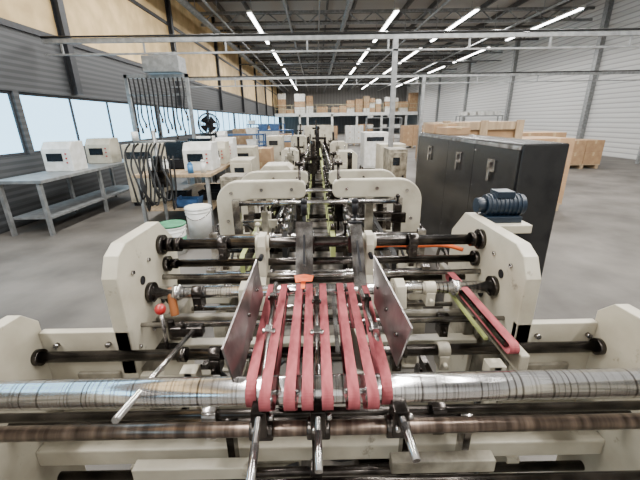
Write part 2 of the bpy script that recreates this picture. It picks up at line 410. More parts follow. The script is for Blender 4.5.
# red feed belts
bx = [(-.184,-.030),(-.136,-.016),(-.076,-.008),(-.035,-.012),(.016,.0),(.082,.014),(.126,.010),(.176,.030)]
rear = [(1.294+.027*math.cos(math.radians(a)), .985+.027*math.sin(math.radians(a))) for a in range(270,440,17)]
path = [(1.294,1.012)] + [(.734,1.045)] + [(.66+.025*math.cos(math.radians(a)), 1.022+.025*math.sin(math.radians(a))) for a in range(90,241,15)] + \
       [(.70,.948),(.718,.940),(.75,.939)] + rear
pathb = [(1.294,1.012)] + [(.734+.040*math.cos(math.radians(a)), .983+.040*math.sin(math.radians(a))) for a in range(90,271,15)] + rear
for i,(x,sk) in enumerate(bx):
    hw = .0135; outer = i in (0,7)
    M().ribbon(pathb if outer else path, x-hw, x+hw, .0016, sk).obj("feed_belt", RED, F, label="worn dusty red rubber feed belt")
    if outer: continue
    xn = x+sk*(.66-.95)
    b = M(); b.cyl((xn-.011,.66,1.022),(xn+.011,.66,1.022),.023,20); b.cyl((xn-.016,.66,1.022),(xn+.016,.66,1.022),.006,10)
    b.obj("nose_pulley", STEEL, F)
    b = M(); b.box((x-.008,.80,.985),(x+.008,1.25,1.008)); b.obj("belt_carrier", DARKST, F)
# guide plates
b = M().slab([(.205,1.20,1.175),(.232,.755,1.150),(.210,.79,1.005),(.196,1.10,1.03)], .005)
gp = b.obj("side_guide_plate", PLATE, F, label="scratched steel side guide plate tilted outwards")
b = M().slab([(-.228,1.20,1.165),(-.212,1.19,1.02),(-.214,.72,.995),(-.244,.74,1.11)], .005)
gp2 = b.obj("side_guide_plate", PLATE, F, label="scratched steel side guide plate beside the red belts")
for g,x,y,z in ((gp,.216,.95,1.09),(gp,.211,1.08,1.10),(gp,.221,.83,1.08),(gp2,-.226,.95,1.08),(gp2,-.224,1.1,1.09)):
    M().cyl((x-.012,y,z),(x+.012,y,z),.006,8).obj("bolt", DARKST, g)
def gate(x, wd_, ztop, zbot, yb):
    g = M(); g.slab([(x-wd_/2,1.40,ztop),(x+wd_/2,1.40,ztop),(x+wd_/2,yb,zbot),(x-wd_/2,yb,zbot)], .010)
    o = g.obj("gauge_plate", STEEL, F, label="upright steel gauge plate clamped to the main shaft")
    c = M(); c.box((x-wd_/2-.006,1.41,1.10),(x+wd_/2+.006,1.50,1.18)); c.obj("clamp_block", DARKST, o, bevel=.004)
    k_ = M(); k_.cyl((x,1.44,1.18),(x,1.44,1.27),.007,10); k_.cyl((x,1.44,1.27),(x,1.44,1.32),.013,14); k_.sph((x,1.44,1.325),.015); k_.cyl((x-.03,1.43,1.235),(x+.03,1.43,1.235),.006,8)
    k_.obj("adjusting_screw", BLACK, o)
    s_ = M(); s_.slab([(x-.004,1.388,ztop-.03),(x+.004,1.388,ztop-.03),(x+.004,yb-.001,zbot+.06),(x-.004,yb-.001,zbot+.06)], .003); s_.obj("slot", BLACK, o)
gate(-.057, .070, 1.25, 1.055, 1.27)
gate(.160, .048, 1.235, 1.05, 1.20)
for x in (-.245,.225):
    b = M(); b.prism([(1.40,1.0),(1.52,1.0),(1.52,1.14),(1.49,1.18),(1.42,1.18),(1.40,1.14)],'x',x-.017,x+.017)
    b.cyl((x-.03,1.456,1.14),(x+.03,1.456,1.14),.034,20)
    o = b.obj("shaft_bracket", CREAM, F, bevel=.003)
    b = M(); b.prism([(1.28,.90),(1.40,1.0),(1.52,1.0),(1.45,.90)],'x',x-.014,x+.014); b.obj("bracket_foot", CREAM, o)
    M().cyl((x,1.40,1.10),(x,1.36,1.10),.010,12).obj("locking_knob", BLACK, o)
for x in (-.30,.33):
    b = M(); b.prism([(1.22,.93),(1.36,.93),(1.36,1.0),(1.30,1.03),(1.24,1.02)],'x',x-.02,x+.02); b.obj("roller_bracket", CREAM, F, bevel=.003)
for p0,p1,r in (((-.150,.50,.935),(-.160,1.18,1.075),.0085),((-.007,.54,.94),(-.009,1.14,1.07),.0075),((.208,.56,.94),(.150,1.15,1.07),.0085)):
    p0 = Vector(p0); p1 = Vector(p1)
    b = M(); b.cyl(p0,p1,r,14); o = b.obj("guide_rod", STEEL, F)
    M().cyl(p0,p0+(p1-p0)*.14,r*1.2,14).obj("rod_grip", STEEL, o)
    t = (0.685-p0.y)/(p1.y-p0.y); c = p0+(p1-p0)*t
    b = M(); b.box((c.x-.019,.655,c.z-.07),(c.x+.019,.715,c.z+.014)); b.cyl((c.x-.03,.69,.90),(c.x+.03,.69,.90),.028,20)
    b.obj("rod_clamp", DARKST, o, bevel=.004)
    b = M(); b.cyl((c.x+.018,.675,c.z-.02),(c.x+.034,.675,c.z-.02),.009,12); b.cyl((c.x-.010,.665,c.z-.03),(c.x-.010,.64,c.z-.03),.006,6); b.obj("clamp_screw", STEEL, o)
    c = p0+(p1-p0)*.62
    b = M(); b.box((c.x-.011,c.y-.018,c.z-.006),(c.x+.011,c.y+.018,c.z+.03)); b.cyl((c.x-.02,c.y,c.z+.016),(c.x+.02,c.y,c.z+.016),.010,14); b.obj("pressure_block", STEEL, o, bevel=.002)
    c = p0+(p1-p0)*.82
    b = M(); b.box((c.x-.009,c.y-.014,c.z-.006),(c.x+.009,c.y+.014,c.z+.045)); b.cyl((c.x-.016,c.y,c.z+.03),(c.x+.016,c.y,c.z+.03),.008,12); b.obj("pressure_block", DARKST, o, bevel=.002)
b = M(); b.slab([(.045,1.15,1.050),(.057,1.15,1.050),(.055,.80,1.050),(.043,.80,1.050)], .003); b.obj("flat_spring", STEEL, F)
b = M(); b.slab([(-.095,1.245,1.076),(-.055,1.238,1.084),(-.02,1.236,1.078),(-.026,1.218,1.062),(-.06,1.212,1.066),(-.09,1.222,1.056)], .002); b.slab([(-.07,1.25,1.056),(-.05,1.25,1.056),(-.054,1.18,1.052),(-.068,1.18,1.052)], .002)
b.one("tape_strip", ORANGE, F, 0, "torn orange adhesive tape")
b = M(); b.slab([(.085,1.0,.995),(.13,.99,.995),(.14,.78,.98),(.095,.79,.98)], .001); b.obj("paper_scrap", PAPER, F)
# controls
b = M(); b.cyl((-.60,1.16,.80),(-.60,1.16,.975),.008,12); o = b.obj("control_lever", STEEL, F)
M().sph((-.60,1.16,.985),.021).obj("lever_knob", REDEDGE, o)
M().box((-.65,1.12,.78),(-.56,1.20,.81)).obj("lever_base", DARKST, o, bevel=.004)
b = M(); b.cyl((-.665,1.33,.95),(-.60,1.27,.93),.007,10); o = b.obj("clamp_handle", DARKST, F)
M().tube([(-.615,1.30,1.0),(-.605,1.28,.975),(-.60,1.27,.94),(-.595,1.26,.90)],.017,12).obj("handle_grip", BROWNH, o)
b = M(); b.cyl((-.455,.60,1.03),(-.475,1.16,.905),.0085,14); o = b.obj("long_lever", STEEL, F)
b = M(); b.box((-.56,1.12,.885),(-.44,1.16,.925)); b.cyl((-.52,1.14,.92),(-.50,1.10,.96),.010,12); b.cyl((-.56,1.14,.87),(-.56,1.14,.95),.014,12); b.obj("lever_clamp", DARKST, o, bevel=.004)
b = M(); b.box((-.69,1.09,.70),(-.42,1.12,.74)); b.prism([(-.60,.74),(-.50,.74),(-.53,.83),(-.57,.83)],'y',1.09,1.12); b.obj("lever_bracket", CREAM, F, bevel=.004)
# right side belt and rails
rr_ = .017
pth = [(1.42+rr_*math.cos(math.radians(a)), .978+rr_*math.sin(math.radians(a))) for a in range(-90,91,20)] + [(.90+rr_*math.cos(math.radians(a)), .978+rr_*math.sin(math.radians(a))) for a in range(90,271,20)]
M().ribbon(pth,.578,.608,-.0025).obj("side_belt", RED, F, label="worn dusty red side transport belt")
M().prism([(1.0,.935),(1.42,.935),(1.42,.945),(1.0,.945)],'x',.560,.572).obj("belt_rail", GREENB, F)
M().box((.580,.92,.967),(.606,1.40,.984)).obj("belt_carrier", DARKST, F)
b = M(); b.box((.614,.88,.89),(.645,1.62,.96)); b.obj("belt_beam", CREAMD, F, bevel=.006)
for i,(a,c) in enumerate((((-.68,1.3,.5),(-.1,1.1,.25)),((-.69,1.2,.4),(-.35,1.3,.08)),((.1,1.2,.3),(.7,1.2,.5)),((-.3,1.4,.5),(.3,1.3,.1)),((-.6,.8,.5),(.0,.9,.35)),((.25,.8,.45),(.68,1.1,.65)),((-.65,1.5,.7),(-.2,1.6,.4)))):
    mid = ((a[0]+c[0])/2+.05,(a[1]+c[1])/2-.1,max(min(a[2],c[2])-.05,.09))
    M().tube([a,((a[0]*2+mid[0])/3,a[1]-.05,(a[2]+mid[2])/2),mid,c],.008 if i%2 else .012,8).obj("cable", RUBBER, F)
b = M(); b.box((-.45,1.12,.056),(-.1,1.45,.2)); b.box((-.43,1.14,.2),(-.12,1.43,.23)); b.obj("drive_housing", CREAMD, F, bevel=.01)
b = M(); b.cyl((.15,1.3,.17),(.45,1.3,.17),.09,20); b.cyl((.45,1.3,.17),(.52,1.3,.17),.05,16); b.box((.18,1.22,.056),(.42,1.38,.1)); b.obj("drive_motor", DARKST, F)
b = M(); b.cyl((.80,1.62,1.255),(.98,1.62,1.255),.050,24)
for i in range(8): b.cyl((.815+i*.02,1.62,1.255),(.822+i*.02,1.62,1.255),.055,24)
b.box((.84,1.58,1.295),(.92,1.66,1.325)); b.box((.79,1.56,1.18),(.96,1.68,1.21)); b.cyl((.76,1.62,1.255),(.80,1.62,1.255),.036,16)
b.obj("electric_motor", TEAL, F, label="dark blue finned electric motor", bevel=.002)
M().box((.785,1.52,1.14),(.99,1.72,1.18)).obj("motor_shelf", CREAM, F, bevel=.004)

# ---------------------------------------------------------------- following machine sections
def arch(P, y, s, off=.015, zt=1.245):
    R = .17; ox = .755; iw = .155; th = .135
    pts = [(ox,.66),(ox,.80)] + arc(ox-R,zt-R,R,0,90,9) + [(.14,zt),(.115,zt-.012),(.10,zt-.035),(.10,zt-th+.035),(.115,zt-th+.01),(.14,zt-th)] + arc(ox-iw-.11,zt-th-.11,.11,90,0,7) + [(ox-iw,.80),(ox-iw-.05,.66)]
    pts = [(s*x+off,z) for x,z in pts]
    o = M().prism(pts,'y',y,y+.07).obj("folding_arm", CREAM, P, bevel=.010, label="cream C-shaped folding arm")
    b = M()
    for xx,zz in ((.64,zt-.085),(.42,zt-.065),(.2,zt-.065),(.68,.95),(.68,.78)): b.cyl((s*xx+off,y-.008,zz),(s*xx+off,y,zz),.013,6)
    b.obj("bolt", STEEL, o)
    b = M(); b.cyl((s*.14+off,y+.02,.86),(s*.14+off,y+.02,1.36),.010,10); b.cyl((s*.14+off-.03,y+.02,1.36),(s*.14+off+.03,y+.02,1.36),.016,12)
    b.box((s*.14+off-.03,y-.04,.95),(s*.14+off+.03,y+.03,1.09))
    b.obj("adjusting_screw", DARKST, o)

def section(label, y0, y1, arches, seed, shafts=None, hmax=1.26):
    rnd = random.Random(seed)
    P = thing("carton_folding_machine", label, "machine", (0,(y0+y1)/2,0), "line of machine sections")
    M().box((-.6,y0+.16,.02),(.6,y1,.05)).obj("drip_tray", TRAY, P)
    for s in (-1,1):
        b = M(); b.box((s*.60,y0,.30),(s*.68,y1,.48)); 
        yy = y0+.1
        while yy < y1: b.box((s*.60,yy,0),(s*.68,yy+.12,.30)); b.box((s*.57,yy-.03,0),(s*.71,yy+.15,.02)); yy += 1.6
        b.obj("base_frame", CREAMD, P, bevel=.005)
        b = M(); b.box((s*.56,y0,.58),(s*.72,y1,.66)); b.obj("side_rail", CREAM, P, bevel=.006)
        b = M(); b.box((s*.40,y0,.62),(s*.44,y1,.70)); b.obj("inner_rail", CREAMD, P, bevel=.004)
        yy = y0+.25; b = M()
        while yy < y1: b.box((s*.61,yy,.48),(s*.67,yy+.1,.58)); yy += .8
        b.obj("rail_post", CREAM, P)
        for x in (.09,.20,.33,.46):
            z0 = .97 if x < .3 else .86
            b = M(); b.box((s*x-.006,y0+.05,z0-.10),(s*x+.006,y1-.05,z0)); b.obj("belt_carrier", STEEL if x in (.2,.46) else DARKST, P)
            if x == .33: continue
            M().ribbon([(y1-.05,z0+.03),(y0+.05,z0+.03),(y0+.02,z0+.015),(y0+.02,z0-.11),(y0+.05,z0-.125),(y1-.05,z0-.125),(y1-.02,z0-.11),(y1-.02,z0+.015)], s*x-.014, s*x+.014, .004).obj("conveyor_belt", GREENB if (x == .09 or (x == .46 and s < 0)) else RUBBER, P)
            if x > .3 or (x == .09 and y0 > 5): continue
            b = M(); yy = y0+.12
            while yy < y1-.1:
                b.cyl((s*x-.014,yy,z0+.06),(s*x+.014,yy,z0+.06),.022,14); b.box((s*x+s*.015,yy-.015,z0-.02),(s*x+s*.023,yy+.015,z0+.09)); yy += .2
            b.obj("pressure_roller", DARKST if x<.15 else STEEL, P)
        for a in arches: arch(P, a, s, zt=1.245 if a < 3 else 1.21)
        yy = y0+.15
        while yy < y1-.2:
            h = rnd.uniform(.92,hmax); x = rnd.uniform(.16,.56)
            b = M(); wv = rnd.uniform(.015,.04); b.box((s*x-wv,yy,.66),(s*x+wv,yy+.06,h)); b.cyl((s*x,yy+.03,h),(s*x,yy+.03,h+.05),.008,8); b.sph((s*x,yy+.03,h+.055),.016)
            if rnd.random() < .6: ww = rnd.uniform(.04,.11); b.box((s*x-ww,yy-.03,h-.12),(s*x+ww,yy,h-.05))
            if rnd.random() < .5: b.cyl((s*x-.12,yy-.02,h-.2),(s*x+.12,yy-.02,h-.2),.014,12)
            b.one("carriage_bracket", rnd.choice([CREAM,DARKST,STEEL,DARKST,CREAMD]), P, .003)
            if rnd.random() < .3:
                xw = s*.80; b = M(); b.ring((xw,yy,.78),(1,0,0),.09,.010); b.cyl((s*.70,yy,.78),(xw,yy,.78),.014,12)
                for a in range(3): b.cyl((xw,yy,.78),(xw,yy+.09*math.cos(a*2.09),.78+.09*math.sin(a*2.09)),.006,8)
                b.one("hand_wheel", DARKST, P)
            yy += rnd.uniform(.20,.34)
        yy = y0+.4
        while yy < y1-1:
            M().tube([(s*.64,yy,.66),(s*.58,yy+.25,.78+rnd.uniform(0,.2)),(s*.45,yy+.5,.72),(s*.3,yy+.7,.95)],.010,8).obj("cable", RUBBER, P); yy += rnd.uniform(.8,1.2)
    yy = y0+.12
    if shafts is None:
        shafts = []
        while yy < y1: shafts.append((yy, rnd.choice([.74,.80,.82,.90]), rnd.choice([.014,.018,.022]))); yy += rnd.uniform(.24,.36)
    for yy,z,r in shafts:
        hw = .57 if z > 1 else .66
        b = M(); b.cyl((-hw,yy,z),(hw,yy,z),r,16)
        for x in (-.3,.24): b.cyl((x-.02,yy,z),(x+.02,yy,z),r*1.6,16)
        zz = .02 if z < 1 else .03
        b.box((-hw-.03,yy-zz,.62),(-hw+.02,yy+zz,z+.03)); b.box((hw-.02,yy-zz,.62),(hw+.03,yy+zz,z+.03))
        b.one("cross_shaft", STEEL if r < .02 else DARKST, P)
    return P
S1 = section("cream folding section with C-shaped arms, green belts and steel shafts", 1.92, 5.0, (2.5,3.25), 3,
   [(1.98,.76,.014),(2.12,.95,.016),(2.28,.80,.020),(2.42,1.10,.018),(2.66,.78,.018),(2.8,.86,.014),(2.95,1.08,.018),(3.15,.8,.02),(3.45,.86,.016),(3.7,.95,.018),(3.95,.8,.016),(4.3,.84,.016),(4.6,.9,.016),(4.85,.8,.02)], hmax=1.18)
S2 = section("cream folding section with rows of pressure rollers", 5.15, 8.6, (), 5, hmax=1.2)
S3 = section("cream compression section further down the machine line", 8.75, 13.0, (), 9, hmax=1.28)
for P,x,y,z in ((S1,-.04,4.0,1.38),(S1,.34,3.6,1.28),(S2,.03,6.2,1.5),(S2,-.35,7.0,1.3),(S2,.38,8.0,1.35),(S3,0,9.5,1.6),(S3,-.5,11.5,1.5)):
    b = M(); b.box((x-.022,y,.8),(x+.022,y+.05,z)); b.box((x-.10,y+.01,z-.16),(x+.10,y+.04,z-.12)); b.box((x-.045,y-.06,z-.30),(x+.045,y,z-.18)); b.cyl((x,y+.03,z),(x,y+.03,z+.06),.026,12)
    b.obj("sensor_mast", DARKST, P, bevel=.003)
for P,x,y,z,w_ in ((S1,-.50,4.3,1.14,.40),(S2,.5,5.9,1.16,.36),(S2,-.5,6.6,1.16,.32),(S2,.48,7.6,1.22,.36),(S3,-.45,9.2,1.3,.4),(S3,.1,12.4,1.5,1.0)):
    b = M(); b.prism([(x-w_/2,.66),(x+w_/2,.66),(x+w_/2,z-.06),(x+w_/2-.06,z),(x-w_/2+.06,z),(x-w_/2,z-.06)],'y',y,y+.4); b.obj("gear_cover", CREAM, P, bevel=.01)
D = thing("delivery_conveyor", "long cream delivery conveyor with dark belt at the machine end", "conveyor", (0,16,0))
b = M(); b.box((-.62,13.3,.75),(-.55,18.8,.92)); b.box((.55,13.3,.75),(.62,18.8,.92)); b.obj("side_rail", CREAM, D)
M().box((-.54,13.3,.85),(.54,18.8,.9)).obj("conveyor_belt", RUBBER, D)
b = M()
for y in (13.5,16,18.5):
    for x in (-.6,.54): b.box((x,y,0),(x+.06,y+.06,.75))
b.obj("leg", CREAM, D)
b = M(); b.box((-.7,15.2,0),(-.63,15.3,1.9)); b.box((.63,15.2,0),(.7,15.3,1.9)); b.box((-.7,15.2,1.8),(.7,15.3,1.95)); b.obj("portal_frame", WHITE, D)

# ---------------------------------------------------------------- right side
GY0 = 2.25
G = thing("machine_guard", "bulky scuffed black panelled machine guard case with metal latches", "machine guard", (1.5,3.4,0))
M().box((1.325,GY0+.02,.30),(1.62,4.62,1.49)).obj("body", BLACKP, G, bevel=.012)
b = M()
for y in (2.35,3.4,4.5): b.box((1.36,y,0),(1.42,y+.06,.30)); b.box((1.53,y,0),(1.59,y+.06,.30))
b.obj("leg", BLACK, G)
b = M(); b.box((1.308,GY0+.04,1.45),(1.325,4.60,1.475)); b.obj("edge_strip", STEEL, G)
for i,(ya,yb_) in enumerate(((2.29,2.95),(2.95,3.55),(3.55,4.62))):
    p = M().box((1.312,ya+.002,.33),(1.325,yb_-.002,1.447)).obj("panel", BLACKP, G, bevel=.002)
    yl = (ya+yb_)/2
    h = M(); h.box((1.298,yl-.055,1.27),(1.312,yl+.055,1.36)); h.box((1.282,yl-.014,1.20),(1.300,yl+.014,1.34)); h.obj("latch", STEEL, p, bevel=.002)
    b = M()
    for zz in (.40,.60,.85,1.12,1.40): b.cyl((1.306,yb_-.03,zz),(1.312,yb_-.03,zz),.008,8)
    b.obj("rivet", STEEL, p)
K = thing("wooden_crate", "plywood shipping crate with pale wood battens", "crate", (2.1,5.2,0))
M().box((1.72,4.9,.12),(2.75,5.75,1.60)).obj("body", WOOD, K)
b = M()
for z in (.15,1.5): b.box((1.69,4.87,z),(2.78,4.9,z+.1)); b.box((1.69,4.9,z),(1.72,5.75,z+.1))
for x in (1.69,2.2,2.68): b.box((x,4.85,.12),(x+.1,4.87,1.62))
b.obj("batten", WOODP, K)
b = M()
for x in (1.72,2.2,2.65): b.box((x,4.9,0),(x+.1,5.75,.12))
b.obj("skid", WOODP, K)
def cabinet(label, x0,x1,y0,y1,z, m=CREAM):
    e = thing("control_cabinet", label, "cabinet", ((x0+x1)/2,(y0+y1)/2,0))
    M().box((x0,y0,.08),(x1,y1,z)).obj("body", m, e, bevel=.01)
    M().box((x0+.03,y0+.03,0),(x1-.03,y1-.03,.08)).obj("plinth", BLACK, e)
    d = M().box((x0+.03,y0-.018,.14),(x1-.03,y0,z-.06)).obj("door", m, e, bevel=.004)
    M().box((x1-.09,y0-.04,z*.5),(x1-.06,y0-.018,z*.5+.12)).obj("handle", BLACK, d)
    M().box((x0+.08,y0-.024,z-.28),(x1-.14,y0-.018,z-.14)).obj("display", GLASSD, d)
cabinet("dirty cream steel control cabinet with a dark display", 1.28,1.62,6.3,6.8,1.15, CREAMD)
cabinet("cream steel control cabinet standing near the machine line", 1.5,2.1,8.4,9.0,1.1)
cabinet("white steel cabinet beside the machine line", -2.15,-1.55,8.9,9.6,1.05)
cabinet("white steel cabinet beside the delivery conveyor", 1.6,2.4,12.0,13.0,1.25, WHITE)
cabinet("cream steel cabinet beside the workbench", -1.62,-1.22,6.6,7.2,.98)
cabinet("beige machine cabinet near the windows", -3.9,-3.2,7.2,7.9,1.25)
cabinet("cream machine cabinet near the machine line", -1.6,-1.1,11.6,12.4,1.2)
cabinet("cream machine cabinet beside the workbench", -1.60,-1.22,5.75,6.2,.80, CREAMD)

# ---------------------------------------------------------------- left side
def bench(x0,x1,y0,y1,label,top=WOODP):
    T = thing("workbench", label, "workbench", ((x0+x1)/2,(y0+y1)/2,0))
    M().box((x0,y0,.82),(x1,y1,.87)).obj("bench_top", top, T, bevel=.004)
    M().box((x0+.05,y0+.1,.25),(x1-.06,y1-.1,.28)).obj("lower_shelf", top, T)
    for x in (x0+.05,x1-.1):
        for y in (y0+.05,(y0+y1)/2,y1-.1): M().box((x,y-.03,0),(x+.05,y+.03,.82)).obj("leg", GALV, T)
bench(-2.95,-1.70,5.6,8.4,"long workbench with pale wooden top on grey steel legs")
bench(-3.7,-2.9,9.8,13.0,"grey workbench below the windows", GALV)
bench(-4.85,-4.1,5.2,8.3,"grey workbench below the windows", GALV)
def bench_machine(label,x,y,w_,d_,h_,z=.87,m=CREAM):
    e = thing("printer_unit", label, "machine", (x,y,z))
    M().prism([(y-d_/2,z),(y+d_/2,z),(y+d_/2,z+h_),(y-d_/2+.1,z+h_),(y-d_/2,z+h_-.12)],'x',x-w_/2,x+w_/2).obj("body", m, e, bevel=.012)
    M().slab([(x-w_*.35,y-d_/2-.004,z+h_*.35),(x+w_*.2,y-d_/2-.004,z+h_*.35),(x+w_*.2,y-d_/2-.004,z+h_*.62),(x-w_*.35,y-d_/2-.004,z+h_*.62)], .003).obj("display", GLASSD, e)
    b = M()
    for i in range(3): b.cyl((x+w_*.33,y-d_/2-.015,z+h_*(.3+.15*i)),(x+w_*.33,y-d_/2,z+h_*(.3+.15*i)),.014,12)
    b.obj("button", REDEDGE, e)
bench_machine("cream boxy printing unit with a dark display on the bench", -2.0,6.2,.48,.45,.46,m=WHITE)
bench_machine("small cream boxy electronic unit on the bench", -1.95,7.1,.38,.4,.42)
bench_machine("small cream boxy electronic unit on the bench", -1.98,7.9,.38,.4,.46,m=WHITE)
bench_machine("white electronic unit on the grey bench", -3.2,10.4,.5,.4,.4,m=WHITE)
bench_machine("white electronic unit on the grey bench", -3.2,11.9,.5,.4,.5,m=WHITE)
bench_machine("white electronic unit on the grey bench", -4.5,6.4,.5,.4,.5,m=WHITE)
bench_machine("cream electronic unit on the grey bench", -4.5,7.6,.5,.4,.5)
def monitor(x,y,z=.87):
    e = thing("computer_monitor", "black computer monitor standing on a bench", "monitor", (x,y,z))
    M().box((x-.25,y-.02,z+.13),(x+.25,y+.02,z+.45)).obj("screen", GLASSD, e, bevel=.006)
    b = M(); b.box((x-.02,y+.0,z+.02),(x+.02,y+.05,z+.2)); b.box((x-.1,y-.1,z),(x+.1,y+.1,z+.02)); b.obj("stand", BLACK, e)
monitor(-2.6,6.8); monitor(-3.3,11.2); monitor(-2.55,7.9)
def bottle(x,y,z,h,r,m,lab):
    e = thing("bottle", lab, "bottle", (x,y,z), "bottles on the workbench")
    M().cyl((x,y,z),(x,y,z+h*.7),r,16).cyl((x,y,z+h*.7),(x,y,z+h*.88),r,16,r*.4).obj("bottle_body", m, e)
    M().cyl((x,y,z+h*.88),(x,y,z+h),r*.42,12).obj("cap", BLACK, e)
for x,y,h,m,l in ((-1.85,5.75,.24,WHITE,"white plastic bottle with black cap"),(-2.05,5.72,.20,BLUEL,"blue plastic bottle with black cap"),(-2.45,5.75,.26,WHITE,"white plastic bottle with black cap"),(-2.62,5.8,.28,BLACK,"black plastic bottle with black cap"),(-1.85,6.65,.22,WHITE,"white plastic bottle with black cap"),(-2.6,6.1,.2,GREENL,"green plastic bottle with black cap"),(-2.35,7.1,.24,WHITE,"white plastic bottle with black cap"),(-2.8,6.0,.25,WHITE,"white plastic bottle with black cap")):
    bottle(x,y,.871,h,.045,m,l)
def tray(x,y,z,m,lab):
    b = M(); b.prism([(x-.17,z),(x+.17,z),(x+.2,z+.16),(x+.18,z+.16),(x+.155,z+.02),(x-.155,z+.02),(x-.18,z+.16),(x-.2,z+.16)],'y',y-.14,y+.14); b.box((x-.18,y-.14,z),(x+.18,y-.125,z+.14)); b.box((x-.18,y+.125,z),(x+.18,y+.14,z+.14))
    b.obj("storage_tray", m, label=lab, category="tray")
tray(-2.2,5.9,.283,BLUE,"blue plastic tray on the lower bench shelf"); tray(-2.6,6.5,.283,BLACK,"black plastic tray on the lower bench shelf"); tray(-2.1,7.2,.283,BLACK,"black plastic tray on the lower bench shelf"); tray(-2.5,6.38,.873,BLACK,"black plastic tray on the bench top"); tray(-2.0,6.5,.283,BLACK,"black plastic tray on the lower bench shelf")
def bucket(label, x, y, r, h, lid, band):
    e = thing("bucket", label, "bucket", (x,y,0))
    b = M(); b.cyl((x,y,0),(x,y,h),r*.88,32,r); b.ring((x,y,h-.02),(0,0,1),r,.010,32); b.ring((x,y,h-.07),(0,0,1),r*.99,.008,32); b.obj("bucket_body", WHITE, e)
    if band: M().cyl((x,y,h*.3),(x,y,h*.62),r*.922+.002,32,r*.96+.002).obj("printed_band", band, e)
    if lid: 
        b = M(); b.cyl((x,y,h),(x,y,h+.02),r*1.03,32); b.ring((x,y,h+.015),(0,0,1),r*1.0,.012,32); b.obj("lid", lid, e)
    else: M().cyl((x,y,h),(x,y,h+.004),r*.9,28).obj("contents", PAPER, e)
    M().tube([(x-r,y,h-.05),(x-r*.8,y-r*.6,h-.12),(x,y-r*1.05,h-.17),(x+r*.8,y-r*.6,h-.12),(x+r,y,h-.05)],.005,8).obj("handle", STEEL, e)
bucket("large white plastic bucket of glue with a wire handle", -1.80,5.12,.19,.46,None,None)
bucket("white plastic bucket with green band and green lid", -1.92,4.40,.17,.38,GREENL,GREENL)
e = thing("glue_pump", "black glue pump stand with looping black hoses", "pump", (-2.35,5.2,0))
DX = -.12
b = M(); b.cyl((-2.2+DX,5.2,0),(-2.2+DX,5.2,1.55),.025,14); b.box((-2.4+DX,5.0,0),(-2.05+DX,5.35,.03)); b.cyl((-2.5+DX,5.2,1.4),(-1.9+DX,5.2,1.4),.015,12); b.obj("stand", GALV, e)
b = M(); b.box((-2.3+DX,5.1,.75),(-2.1+DX,5.3,1.0)); b.cyl((-2.2+DX,5.2,1.0),(-2.2+DX,5.2,1.2),.06,16); b.obj("pump_body", DARKST, e, bevel=.01)
for i in range(9):
    x = -2.55+DX+i*.062; r_ = random.Random(i)
    M().tube([(x,5.18,1.38),(x-.06,5.1,1.15+r_.uniform(-.1,.1)),(x+r_.uniform(-.1,.1),4.95,.8),(x+.08,4.98,.52+r_.uniform(-.1,.15)),(x+.1,5.1,.75),(x+.1,5.15,1.2)],.013,8).obj("hose", RUBBER, e)
b = M(); b.cyl((-2.42+DX,5.1,1.42),(-2.42+DX,5.1,1.54),.045,16); b.obj("filter_bowl", WHITE, e)
# overhead hose rack
RY = 8.7; RX0, RX1 = -4.35, -2.90
e = thing("overhead_hose_rack", "galvanised overhead rack with hanging black hoses", "rack", (-3.7,RY,0))
b = M(); b.box((RX0,RY,2.62),(RX1,RY+.08,2.70)); b.box((RX0,RY,2.25),(RX1,RY+.06,2.29)); b.box((RX1-.07,RY,0),(RX1,RY+.08,2.7)); b.box((RX0,RY,0),(RX0+.07,RY+.08,2.7)); b.obj("frame", GALV, e)
for i in range(13):
    x = RX0+.12+i*.10; r_ = random.Random(i+40); L_ = r_.uniform(1.35,1.8)
    M().tube([(x,RY-.02,2.62),(x+.02,RY-.05,2.3),(x-.03+r_.uniform(0,.06),RY-.04,L_+.2),(x+.03,RY-.04,L_)],.018,8).obj("hose", RUBBER, e)
    M().cyl((x+.03,RY-.04,L_-.1),(x+.03,RY-.04,L_),.024,10).obj("hose_nozzle", DARKST, e)
b = M(); b.box((-3.8,RY-.2,2.72),(-3.0,RY+.3,3.05)); b.cyl((-3.7,RY+.05,3.05),(-3.1,RY+.05,3.05),.10,16); b.obj("reel_housing", GALV, e, bevel=.01)
# pedestal fan
fx, fy, fz = -2.68, 9.25, 1.60
e = thing("pedestal_fan", "black round pedestal fan beside the workbench", "fan", (fx,fy,0))
b = M(); b.cyl((fx,fy,0),(fx,fy,.03),.2,24); b.cyl((fx,fy,.03),(fx,fy,1.42),.018,12); b.cyl((fx,fy-.08,fz),(fx,fy+.1,fz),.07,16); b.cyl((fx,fy+.02,1.42),(fx,fy+.02,fz),.02,10); b.one("stand", BLACK, e)
b = M()
for R in (.06,.12,.18,.24): b.ring((fx,fy-.14,fz),(0,1,0),R,.008,28,6)
b.ring((fx,fy-.08,fz),(0,1,0),.26,.016,28,6)
for i in range(16):
    a = i*math.pi/8; b.cyl((fx,fy-.14,fz),(fx+.26*math.cos(a),fy-.10,fz+.26*math.sin(a)),.005,5)
b.obj("guard_grille", BLACK, e)
b = M()
for i in range(4):
    a = i*math.pi/2+.4; c_,s_ = math.cos(a),math.sin(a)
    b.slab([(fx+.03*c_,fy-.10,fz+.03*s_),(fx+.22*math.cos(a-.3),fy-.11,fz+.22*math.sin(a-.3)),(fx+.22*math.cos(a+.8),fy-.08,fz+.22*math.sin(a+.8)),(fx+.06*math.cos(a+.9),fy-.08,fz+.06*math.sin(a+.9))],.003)
b.one("fan_blade", BLACK, e)

